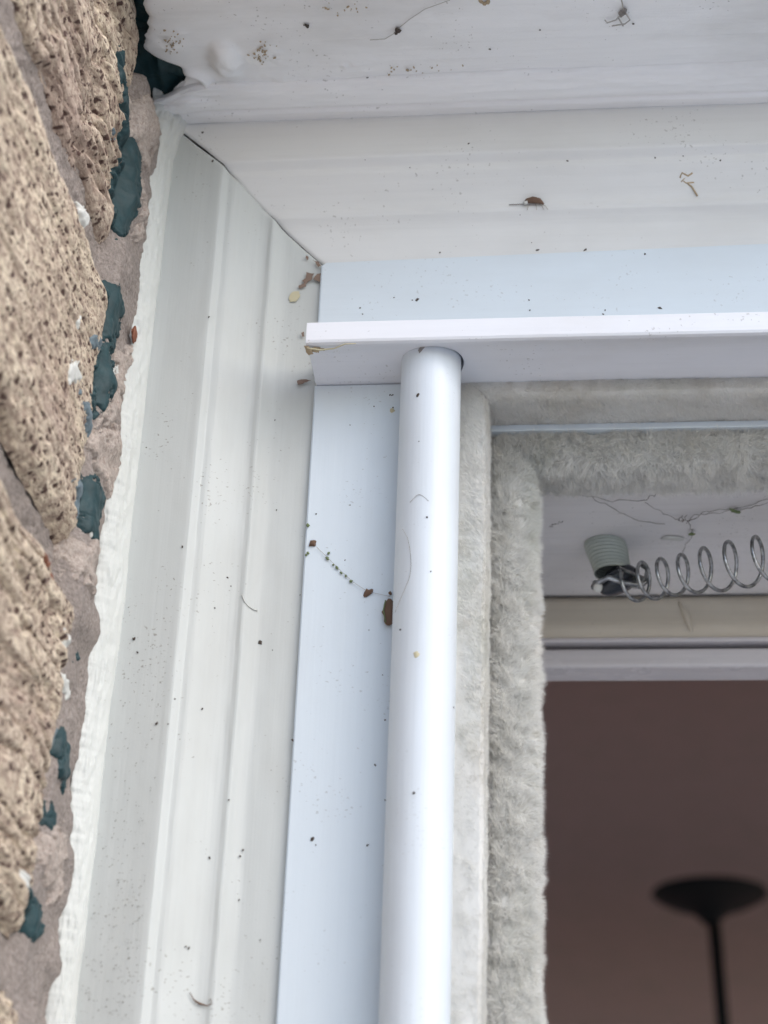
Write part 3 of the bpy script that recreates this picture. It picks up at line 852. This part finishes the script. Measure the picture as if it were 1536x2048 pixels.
# ------------------------------------------------------------------ inner jamb head, header, trim
jb = empty('jamb_head', 'lavender grey inner door head with a tan wood strip and white stepped trim', 'door head', (.1, .1, -.05))
ZJ = P(1300, 1190, .12).z
xs_ = np.linspace(.045, .6, 300); ys = np.linspace(.030, .1195, 90)
A, B = np.meshgrid(xs_, ys, indexing='ij')
npmesh('soffit_panel', np.stack([A, B, ZJ + fbm(np.stack([A * 20, B * 20, A * 0], -1), 3) * .0012], -1), grid_faces(*A.shape), M['jamb'], jb, flip=True)
box('jamb_body', (.045, .0305, ZJ + .0012), (.6, .16, .05), M['jamb'], jb)
z1 = P(1300, 1270, .12).z; z2 = P(1300, 1283, .1225).z; z3 = P(1300, 1295, .1235).z; z4 = P(1300, 1334, .124).z
box('wood_strip', (.04, .1196, z1), (.6, .135, ZJ + .001), M['tan'], jb, .005, 6)
box('stepped_trim', (.04, .1225, z2), (.6, .136, z1 + .0004), M['trim'], jb, .0005)
box('trim_groove', (.04, .1290, z3 - .001), (.6, .136, z2 + .0004), M['dark'], jb)  # shade of the gap put into a near-black strip
box('glossy_rail', (.04, .1235, z4), (.6, .137, z3 - .0002), M['trim'], jb, .0012, 3)
sj = empty('side_jamb', 'grey painted inner side jamb mostly hidden behind the fuzzy strip', 'jamb', (.04, .1, -.5))
box('jamb_board', (.030, .0300, GZ + .05), (.0560, .137, ZJ + .001), M['jamb'], sj)
# crease on the tan strip
v, f = tube_v([P(1358, 1204, .1194), P(1372, 1230, .1192), P(1384, 1262, .1194)], [.0004, .0012, .0006], 8); mesh('wood_dent', v, f, M['tan'], jb)

# old cobweb on the jamb head
WB = [[(1150, 988), (1180, 992), (1222, 1000), (1290, 1000)], [(1175, 990), (1210, 1006), (1250, 1028), (1275, 1040), (1330, 1048)],
      [(1290, 1000), (1296, 994), (1312, 988)], [(1290, 1002), (1296, 1010), (1320, 1022), (1350, 1035), (1362, 1040), (1380, 1042)],
      [(1372, 1044), (1390, 1030), (1420, 1020), (1460, 1018), (1470, 1022), (1500, 1014), (1536, 1003), (1580, 990)],
      [(1376, 1042), (1382, 1052), (1384, 1068), (1372, 1090), (1366, 1105)], [(1376, 1042), (1400, 1028), (1440, 1024), (1500, 1010), (1536, 998)],
      [(1100, 1052), (1112, 1046), (1126, 1042)], [(1358, 1040), (1364, 1032), (1366, 1044), (1374, 1030)]]
pv = []
for q in WB:
    pts = [P(a, b_, ZJ - .0008, 2) for a, b_ in q]; out = []
    for i in range(len(pts) - 1):
        for k in range(4):
            out.append(pts[i].lerp(pts[i + 1], k / 4) + Vector((random.uniform(-1, 1) * .0004, random.uniform(-1, 1) * .0006, -random.random() * .0004)))
    out.append(pts[-1]); pv.append(tube_v(out, [.00006 + .00010 * random.random() for _ in out], 5))
o = mesh('cobweb', *join(pv), M['silkdark']); tag(o, 'dusty cobweb threads stretched across the grey jamb head above the spring', 'cobweb')
pv = [chip_v(P(1470, 1022, ZJ - .001, 2), (0, 0, -1), .0010, 2.2, 0, 9, .0006), chip_v(P(1384, 1068, ZJ - .001, 2), (0, 0, -1), .0012, .7, 0, 8, .0005)]
o = mesh('web_debris', *join(pv), M['seed'], o)
v, f = chip_v(P(1344, 1076, ZJ - .0002, 2), (0, 0, -1), .0019, 1.9, .5, 9, .0004); mesh('white_fluff', v, f, M['cream'], bpy.data.objects['cobweb'])

# ------------------------------------------------------------------ spring and its hanger
hg = empty('spring_hanger', 'ribbed pale green stub with a dark metal hook under the jamb head, holding the spring', 'hanger', (.0875, .08, ZJ))
ptop = P(1208, 1088, ZJ, 2); pbot = P(1222, 1180, ptop.y - .006)
nseg = 40; V = []
for i in range(nseg + 1):
    t_ = i / nseg; c = Vector(ptop).lerp(Vector((ptop.x + .0028, ptop.y - .001, ZJ - .0125)), t_); r0 = .0062 + (.0005 if i % 4 < 2 else 0) + (.0006 * (1 - t_) * math.sin(t_ * 5)) - .0004 * t_
    for k in range(40):
        w = 2 * math.pi * k / 40; V.append((c.x + r0 * math.cos(w), c.y + r0 * math.sin(w), c.z + .001))
npmesh('ribbed_stub', V, grid_faces(nseg + 1, 40, True), M['greenplastic'], hg)
hb_ = Vector((ptop.x + .0030, ptop.y - .001, ZJ - .0125))
bm = bmesh.new(); bmesh.ops.create_uvsphere(bm, u_segments=32, v_segments=18, radius=1)
for q in bm.verts:
    q.co = Vector((q.co.x * .0066, q.co.y * .0060, q.co.z * .0046 + (.0016 * q.co.x if q.co.x > 0 else .0026 * q.co.x))) + hb_ + Vector((.0014, 0, -.0012))
me = bpy.data.meshes.new('metal_cap'); bm.to_mesh(me); bm.free(); link('metal_cap', me, M['hook'], hg)
pts = [hb_ + Vector(q) for q in ((-.0062, -.004, -.004), (-.0068, -.0052, -.0062), (-.0050, -.0062, -.0050), (-.002, -.0066, -.0036), (.002, -.0066, -.0052), (.0065, -.0060, -.0060), (.0100, -.0045, -.0030), (.0108, -.003, .0010), (.0085, -.002, .0032))]
v, f = tube_v(pts, [.0009, .0011, .0010, .0009, .0008, .0008, .0009, .0008, .0006], 10); mesh('hook', v, f, M['wire'], hg)
bm = bmesh.new(); bmesh.ops.create_uvsphere(bm, u_segments=14, v_segments=10, radius=.0016)
for q in bm.verts: q.co = Vector((q.co.x, q.co.y, q.co.z * 1.25)) + hb_ + Vector((-.0056, -.0050, -.0062))
me = bpy.data.meshes.new('paint_drip'); bm.to_mesh(me); bm.free(); link('paint_drip', me, M['cream'], hg)

YS = ptop.y - .008
a0 = P(1258, 1168, YS); a1 = P(1510, 1122, YS - .026); ax_ = (a1 - a0); n_t = 6.1
sp = empty('coil_spring', 'stretched grey steel coil spring hooked to the hanger under the jamb head', 'spring', tuple(a0))
axd = ax_.normalized(); e1 = axd.cross(Vector((0, 1, 0))).normalized(); e2 = axd.cross(e1)
pts = []; tot = 24.0; pos = Vector(a0); ex = Vector((1, 0, 0))
for i in range(int(tot * 36)):
    tn = i / 36.0                                        # turns
    k = max(0, min(1, (tn - 6.2) / 1.5)); dr = axd.lerp(ex, k).normalized()
    pos = pos + dr * (.0062 + .0006 * min(tn, 7)) / 36
    f1 = dr.cross(Vector((0, 1, 0))).normalized(); f2 = dr.cross(f1)
    r0 = .0056 + .0020 * min(tn / 6, 1) + .0003 * math.sin(tn * 1.7)
    w = tn * 2 * math.pi + 1.2
    pts.append(pos + f1 * (math.cos(w) * r0) + f2 * (math.sin(w) * r0 * .95))
v, f = tube_v(pts, .00062, 8); mesh('coil', v, f, M['wire'], sp)
v, f = tube_v([pts[0], pts[0] + Vector((-.001, -.001, .001)), hb_ + Vector((.0110, -.004, -.0035)), hb_ + Vector((.0085, -.0055, -.0068)), hb_ + Vector((.0050, -.005, -.0060))], .00062, 8); mesh('end_loop', v, f, M['wire'], sp)

# ------------------------------------------------------------------ room behind
def quad(name, pts, mat, kind='structure'):
    o = mesh(name, pts, [(0, 1, 2, 3)], mat, None, False); tag(o, kind=kind); return o


RX0, RX1, RY0, RY1, RZ0, RZ1 = -1.4, 3.0, .14, 4.6, -1.3, P(1300, 1500, 4.6).z
box_ = []
o = box('room_ceiling', (RX0, RY0, RZ1), (RX1, RY1, RZ1 + .05), M['ceilpaint']); tag(o, kind='structure')
o = box('room_floor', (RX0, RY0, RZ0 - .05), (RX1, RY1, RZ0), M['bounce_patio']); tag(o, kind='structure')
o = box('room_back_wall', (RX0, RY1, RZ0 - .05), (RX1, RY1 + .08, RZ1 + .05), M['wallpaint']); tag(o, kind='structure')
lw = empty('room_left_wall', 'reddish room wall with a wide unseen opening added at the left to let in daylight', 'wall', (RX0, 2, RZ0)); lw['kind'] = 'structure'
for lo, hi in (((RX0 - .08, RY0, RZ0 - .05), (RX0, RY1, -1.0)), ((RX0 - .08, RY0, 1.2), (RX0, RY1, RZ1 + .05)), ((RX0 - .08, RY0, -1.0), (RX0, .9, 1.2)), ((RX0 - .08, 4.0, -1.0), (RX0, RY1, 1.2))):  # panels leave an added opening that brightens the room
    box('wall_panel', lo, hi, M['wallpaint'], lw)
rw = empty('room_right_wall', 'reddish room wall with a tall unseen opening added at the right to let in daylight', 'wall', (RX1, 2, RZ0)); rw['kind'] = 'structure'
for lo, hi in (((RX1, RY0, RZ0 - .05), (RX1 + .08, RY1, -1.1)), ((RX1, RY0, 1.2), (RX1 + .08, RY1, RZ1 + .05)), ((RX1, RY0, -1.1), (RX1 + .08, .6, 1.2)), ((RX1, 4.2, -1.1), (RX1 + .08, RY1, 1.2))):  # second added opening, enlarged to bring daylight inside
    box('wall_panel', lo, hi, M['wallpaint'], rw)
o = box('front_wall_upper', (-1.4, .138, -.05), (RX1, .2, RZ1 + .05), M['wallpaint']); tag(o, kind='structure')
o = box('front_wall_left', (-1.4, .138, RZ0), (.03, .2, -.05), M['wallpaint']); tag(o, kind='structure')
o = box('front_wall_right', (.95, .138, RZ0), (RX1, .2, -.05), M['wallpaint']); tag(o, kind='structure')
V = []
for k in range(17):                                             # cove added along the far wall to blend wall and ceiling shading
    w = k / 16 * math.pi / 2; V += [(RX0, RY1 - .55 + .55 * math.sin(w), RZ1 - .55 + .55 * math.cos(w)), (RX1, RY1 - .55 + .55 * math.sin(w), RZ1 - .55 + .55 * math.cos(w))]
o = mesh('added_cove', V, [(2 * k, 2 * k + 1, 2 * k + 3, 2 * k + 2) for k in range(16)], M['wallpaint']); tag(o, kind='structure')

LY = 3.2
lc = P(1420, 1800, LY)
lamp = empty('floor_lamp', 'black floor lamp with a wide dish shade, out of focus inside the room', 'floor lamp', (lc.x, LY, RZ0))
rad = (P(1538, 1800, LY) - P(1303, 1800, LY)).length / 2
prof = [(.014, -.062), (.02, -.055), (rad * .35, -.036), (rad * .7, -.022), (rad * .95, -.006), (rad, 0), (rad * .98, .004), (rad * .9, .0), (.02, -.02)]
V = [(lc.x + r_0 * math.cos(2 * math.pi * k / 48), LY + r_0 * math.sin(2 * math.pi * k / 48), lc.z + .012 + z_) for r_0, z_ in prof for k in range(48)]
npmesh('dish_shade', V, grid_faces(len(prof), 48, True), M['blackmetal'], lamp)
v, f = tube_v([(lc.x + .006, LY, lc.z - .045), (lc.x + .014, LY, lc.z - .3), (lc.x + .03, LY, RZ0 + .02)], .013, 16); mesh('pole', v, f, M['blackmetal'], lamp)
v, f = tube_v([(lc.x + .03, LY, RZ0), (lc.x + .03, LY, RZ0 + .025)], .14, 40); mesh('lamp_base', v, f, M['blackmetal'], lamp)

# ------------------------------------------------------------------ debris, insects, specks


def surf_y(u):                                    # casing face depth for a given distance from the inner corner
    return float(np.interp(u, PD[::-1, 0], PD[::-1, 1]))


def on_casing_side(px, py):
    y = -.003
    for _ in range(4):
        q = P(px, py, y); y = surf_y(-q.x) - .0001
    return P(px, py, y)


def on_casing_head(px, py):
    y = -.003
    for _ in range(4):
        q = P(px, py, y); y = surf_y(q.z) - .0001
    return P(px, py, y)


def speck_set(name, label, items, mat, cat='specks'):
    pv = [chip_v(c, n_, s_ * .68, a_, g_, 7, s_ * .35, .4) for c, n_, s_, a_, g_ in items]
    o = mesh(name, *join(pv), mat); tag(o, label, cat, kind='stuff'); return o


R2 = random.Random(21)
NY_ = (0, -1, 0)
it = []
for (a, b_, s_) in ((365, 1093, 4), (521, 1286, 6.5), (268, 1277, 5), (275, 1304, 3), (418, 634, 3), (293, 895, 3), (404, 1418, 3), (313, 1447, 4), (336, 1448, 3), (455, 1155, 3), (462, 1172, 2),
                    (486, 1700, 4), (480, 1712, 3), (419, 1715, 3), (378, 1896, 4), (372, 1893, 3), (350, 1398, 3), (458, 1600, 2.5), (478, 1800, 3), (550, 840, 2), (553, 1020, 2), (520, 1880, 2), (545, 1300, 2), (430, 1216, 2.5), (405, 265, 5), (425, 322, 4)):
    it.append((on_casing_side(a, b_), NY_, s_ * .00013, R2.uniform(.8, 1.6), R2.uniform(0, 3)))
for (a, b_, s_) in ((937, 288, 4), (1135, 322, 4), (1080, 346, 3), (1310, 315, 3), (1366, 312, 3), (1440, 321, 3), (1063, 485, 2), (880, 505, 3), (1040, 430, 2), (820, 335, 2), (730, 320, 2), (964, 221, 5)):
    it.append((on_casing_head(a, b_), NY_, s_ * .00013, R2.uniform(.8, 1.6), R2.uniform(0, 3)))
for (a, b_, s_) in ((632, 1028, 3), (1, 1, 0), (780, 790, 3), (786, 815, 3), (748, 813, 2), (700, 1010, 2), (735, 1690, 3), (770, 1440, 3), (750, 1530, 3), (770, 1600, 2), (765, 1350, 2), (625, 1678, 5), (632, 1690, 3), (585, 1480, 3), (600, 1190, 2), (700, 850, 2), (690, 1120, 2), (738, 1260, 2), (785, 790, 3)):
    if s_: it.append((P(a, b_, YFL - .0001), NY_, s_ * .00012, R2.uniform(.8, 1.8), R2.uniform(0, 3)))
for (a, b_, s_) in ((1058, 600, 2), (1060, 620, 3), (720, 616, 3), (725, 628, 3), (788, 595, 2), (1320, 616, 4), (1206, 628, 3), (1210, 620, 2), (1290, 508, 3), (1170, 500, 4), (1075, 500, 4)):
    it.append((P(a, b_, YFL - .0001), NY_, s_ * .00012, R2.uniform(.8, 2.2), R2.uniform(0, 3)))
for (a, b_, s_) in ((836, 792, 5), (828, 1588, 4), (855, 1038, 3), (905, 1400, 2.5), (800, 1255, 3), (862, 1145, 2), (838, 885, 2)):
    q = P(a, b_, TY - TR * .9); dx = max(-.95, min(.95, (q.x - TX) / TR)); c = Vector((q.x, TY - TR * math.sqrt(1 - dx * dx) - .0001, q.z))
    it.append((c, (dx, -1, 0), s_ * .00013, 1.3, R2.uniform(0, 3)))
for (a, b_, s_) in ((615, 52, 6), (980, 98, 4), (1080, 60, 3), (1266, 48, 3), (815, 140, 5), (884, 160, 3), (608, 50, 3), (936, 158, 3), (735, 155, 3), (1385, 202, 0)):
    if s_: it.append((P(a, b_, ZS - .0006, 2), (0, 0, -1), s_ * .00014, R2.uniform(1, 2), R2.uniform(0, 3)))
speck_set('dirt_specks', 'scattered dark dirt specks on the white casing, lintel, flanges and tube', it, M['dark'])
it = []                                         # mildew flecks on the outer flat of the side casing
for k in range(330):
    b_ = 1050 + 990 * math.sqrt(R2.random()); b_ = min(b_, 2080); a = 385 - (b_ - 1000) * .1 - 15 - R2.random() * 120
    c = on_casing_side(a, b_)
    if not (.0325 < -c.x < .0475): continue
    it.append((c, NY_, R2.uniform(.00008, .00018), R2.uniform(1.2, 3), R2.uniform(-.5, .5) + 0))
speck_set('mildew_flecks', 'tiny dark mildew flecks over the lower outer face of the side casing', it, newmat('mildew', (.26, .25, .23), .9, .1)[0], 'mildew')


def bug(name, label, cat, parts, loc):
    o = empty(name, label, cat, loc)
    for nm_, (v, f), mt in parts: mesh(nm_, v, f, mt, o)
    return o


c = on_casing_head(1066, 411) + Vector((0, -.0006, 0))
body, bf = tube_v([c + Vector(q) for q in ((-.0030, 0, .0004), (-.0018, -.0006, .0009), (0, -.0009, .0010), (.0020, -.0008, .0006), (.0034, -.0002, -.0002))], [.0002, .0008, .0011, .0009, .0002], 9)
legs = join([tube_v([c + Vector((x0, 0, 0)), c + Vector((x0 + dx, -.0003, -.0010)), c + Vector((x0 + dx * 1.6, 0, -.0022))], .00013, 5) for x0, dx in ((-.001, -.0005), (.0008, .0002), (.002, .0008), (.0026, .0012))])
bug('dried_insect', 'small dried brown insect husk with a long feeler stuck on the head casing', 'insect', [
    ('husk', (body, bf), M['brown']), ('legs', legs, M['silk']),
    ('feeler', tube_v([c + Vector((-.0028, 0, .0002)), c + Vector((-.0050, -.0002, 0)), c + Vector((-.0074, 0, .0001))], .00016, 6), M['silkdark']),
    ('belly_fluff', chip_v(c + Vector((-.0022, -.0008, 0)), NY_, .0007, 1.1, 0, 8, .0005), M['cream'])], tuple(c))
pv = []
c = on_casing_head(1372, 350)
for q in ([(1362, 340), (1372, 344), (1384, 341)], [(1360, 356), (1364, 346), (1376, 352), (1385, 346)], [(1366, 362), (1372, 366), (1388, 365)], [(1374, 366), (1384, 374), (1395, 392)], [(1362, 364), (1370, 356)]):
    pv.append(tube_v([on_casing_head(*p) for p in q], .00028 if len(q) < 4 else .0004, 6))
o = mesh('tan_insect_shell', *join(pv), M['tanbit']); tag(o, 'tan crumpled insect shell with thin legs high on the right of the head casing', 'insect')
pv = [chip_v(P(1246, 24, ZS - .0006, 2), (0, 0, -1), .0009, 1.7, 1.3, 9, .0012), chip_v(P(1248, 18, ZS - .0006, 2), (0, 0, -1), .0005, 1.7, .3, 9, .0012)]
o = mesh('grey_spider', *join(pv), M['silkdark']); tag(o, 'grey dead spider hanging in a scrap of web on the lintel board', 'spider')
pv = [tube_v([P(a, b_, ZS - .0012, 2) for a, b_ in q], .00022, 5) for q in ([(1243, 0), (1245, 10), (1246, 22)], [(1246, 26), (1232, 40), (1214, 46), (1210, 40)], [(1250, 24), (1260, 40), (1250, 48), (1224, 52)], [(1236, 34), (1246, 52)])]
mesh('leg', *join(pv), M['silk'], o)
pv = [chip_v(P(795, 60, ZS - .0007, 2), (0, 0, -1), .0010, 1, .3, 9, .0010), chip_v(P(792, 66, ZS - .0007, 2), (0, 0, -1), .0006, 1, 2.3, 9, .0007)]
o = mesh('black_fly', *join(pv), M['dark']); tag(o, 'tiny black dead fly in a web thread on the lintel board', 'fly')
pv = [tube_v([P(a, b_, ZS - .001, 2) for a, b_ in q], .00012, 5) for q in ([(795, 58), (820, 38), (850, 18), (900, 0)], [(790, 66), (770, 78), (740, 80)])]
mesh('web_thread', *join(pv), M['silk'], o)
pv = [chip_v(P(963 + k * 7, 3 + k % 2 * 3, ZS - .0006, 2), (0, 0, -1), .0006, 1.6, k, 8, .0005) for k in range(3)]
o = mesh('tan_fluff', *join(pv), M['tanbit']); tag(o, 'tan scrap of fluff at the top edge of the lintel board', 'fluff')

pv = []
for cx0, cy0, sx, sy, n_ in ((345, 85, 18, 22, 34), (522, 108, 20, 20, 40), (700, 20, 60, 12, 14), (860, 140, 90, 12, 16)):
    for k in range(n_):
        pv.append(chip_v(P(R2.gauss(cx0, sx * .55), R2.gauss(cy0, sy * .55), ZS - .0010, 2), (0, 0, -1), R2.uniform(.0001, .00035), R2.uniform(1, 2.2), R2.uniform(0, 3), 6, .0003))
o = mesh('tan_droppings', *join(pv), M['tanbit']); tag(o, 'clusters of tiny tan droppings on the lintel board either side of the paint lump', 'droppings', kind='stuff')

# little nail hole in the head flange, its shade drawn as dark flakes
c = P(830, 600, YFL - .00005)
pv = [chip_v(c + Vector((.0006, 0, 0)), NY_, .0005, 1.4, 0, 9, .00008), chip_v(c + Vector((-.0008, 0, 0)), NY_, .0003, .8, 0, 7, .00006)]
o = mesh('nail_hole', *join(pv), M['dark'], fr)
# web string with seeds on the side flange
o = empty('seed_string', 'thread of web strung with small green seeds across the side flange', 'web', tuple(P(665, 1130, YFL)))
Q0, Q1 = (633, 1094), (705, 1163)
pv = [tube_v([P(a, b_, YFL - .0006) for a, b_ in (Q0, (655, 1115), (680, 1140), Q1, (735, 1183), (780, 1193))], .00007, 5)]
mesh('thread', *join(pv), M['silk'], o)
pv = []
for (a, b_, s_) in ((657, 1106, 2.5), (655, 1117, 4), (666, 1130, 2.5), (674, 1136, 3.5), (682, 1146, 2.5), (692, 1152, 2.5), (702, 1162, 3.5), (612, 1110, 2.5), (616, 1106, 3), (616, 1051, 4)):
    pv.append(chip_v(P(a, b_, YFL - .0004), NY_, s_ * .00014, 1.3, R2.uniform(0, 3), 7, .0003))
mesh('seed', *join(pv), M['seed'], o)['kind'] = 'stuff'
v, f = chip_v(P(627, 1088, YFL - .0002), NY_, .0011, 1.0, .4, 9, .0009, .45); o = mesh('dirt_crumb', v, f, M['brown']); tag(o, 'brown dirt crumb at the upper left end of the seed string', 'crumb')
v, f = chip_v(P(736, 1185, YFL - .0002), NY_, .0009, 1.8, .2, 10, .0009, .45); o = mesh('dirt_crumb', v, f, M['brown']); tag(o, 'brown dirt crumb midway between the seed string and the white tube', 'crumb')
c = P(776, 1226, YFL - .0004)
o = empty('dry_leaf', 'curled brown leaf fragment wedged behind the white tube', 'leaf', tuple(c))
bm = bmesh.new(); bmesh.ops.create_uvsphere(bm, u_segments=18, v_segments=12, radius=1)
for q in bm.verts:
    w = 1 + .2 * math.sin(q.co.z * 9 + q.co.x * 5); q.co = Vector((q.co.x * .0018 * w, q.co.y * .0012, q.co.z * .0041)) + c + Vector((.0004, -.0006, 0))
me = bpy.data.meshes.new('blade'); bm.to_mesh(me); bm.free(); link('blade', me, M['brown'], o)
v, f = tube_v([c + Vector((-.0006, -.0019, .003)), c + Vector((-.0011, -.0019, 0)), c + Vector((-.0004, -.0018, -.0036))], .0002, 6); mesh('vein', v, f, M['seed'], o)
v, f = chip_v(P(780, 1186, YFL - .0006), NY_, .0006, .7, 0, 7, .0006); mesh('leaf_tip', v, f, M['brown'], o)
v, f = chip_v(P(784, 820, YFL - .0001), NY_, .0008, 1, 0, 9, .0002); mesh('cream_spot', v, f, M['yellow'], fr)
# fine hairs: on the tube and on the side casing
o = mesh('stray_hair', *thr('', [(805, 1058), (816, 1080), (822, 1120), (820, 1150), (812, 1172), (800, 1200), (790, 1225)], TY - TR * .93, .00006, None, None), M['silkdark']); tag(o, 'long fine hair clinging to the white tube', 'hair')
o = mesh('stray_hair', *thr('', [(820, 1005), (835, 990), (845, 992), (857, 1002)], TY - TR * 1.0, .00007, None, None), M['silkdark']); tag(o, 'short curved hair high on the front of the white tube', 'hair')
pts = [on_casing_side(*q) + Vector((0, -.0003, 0)) for q in ((380, 1985), (388, 2000), (400, 2008), (415, 2012), (424, 2008), (422, 1998), (418, 2002))]
o = mesh('curled_thread', *tube_v(pts, [.00008, .00016, .0003, .00014, .0001, .0001, .00008], 6), M['brown']); tag(o, 'curled brown thread near the foot of the side casing', 'thread')
pts = [on_casing_side(*q) + Vector((0, -.0003, 0)) for q in ((484, 1190), (490, 1205), (498, 1214), (508, 1220), (516, 1222))]
o = mesh('curled_thread', *tube_v(pts, .00016, 6), M['cream']); tag(o, 'pale curled thread halfway up the side casing', 'thread')
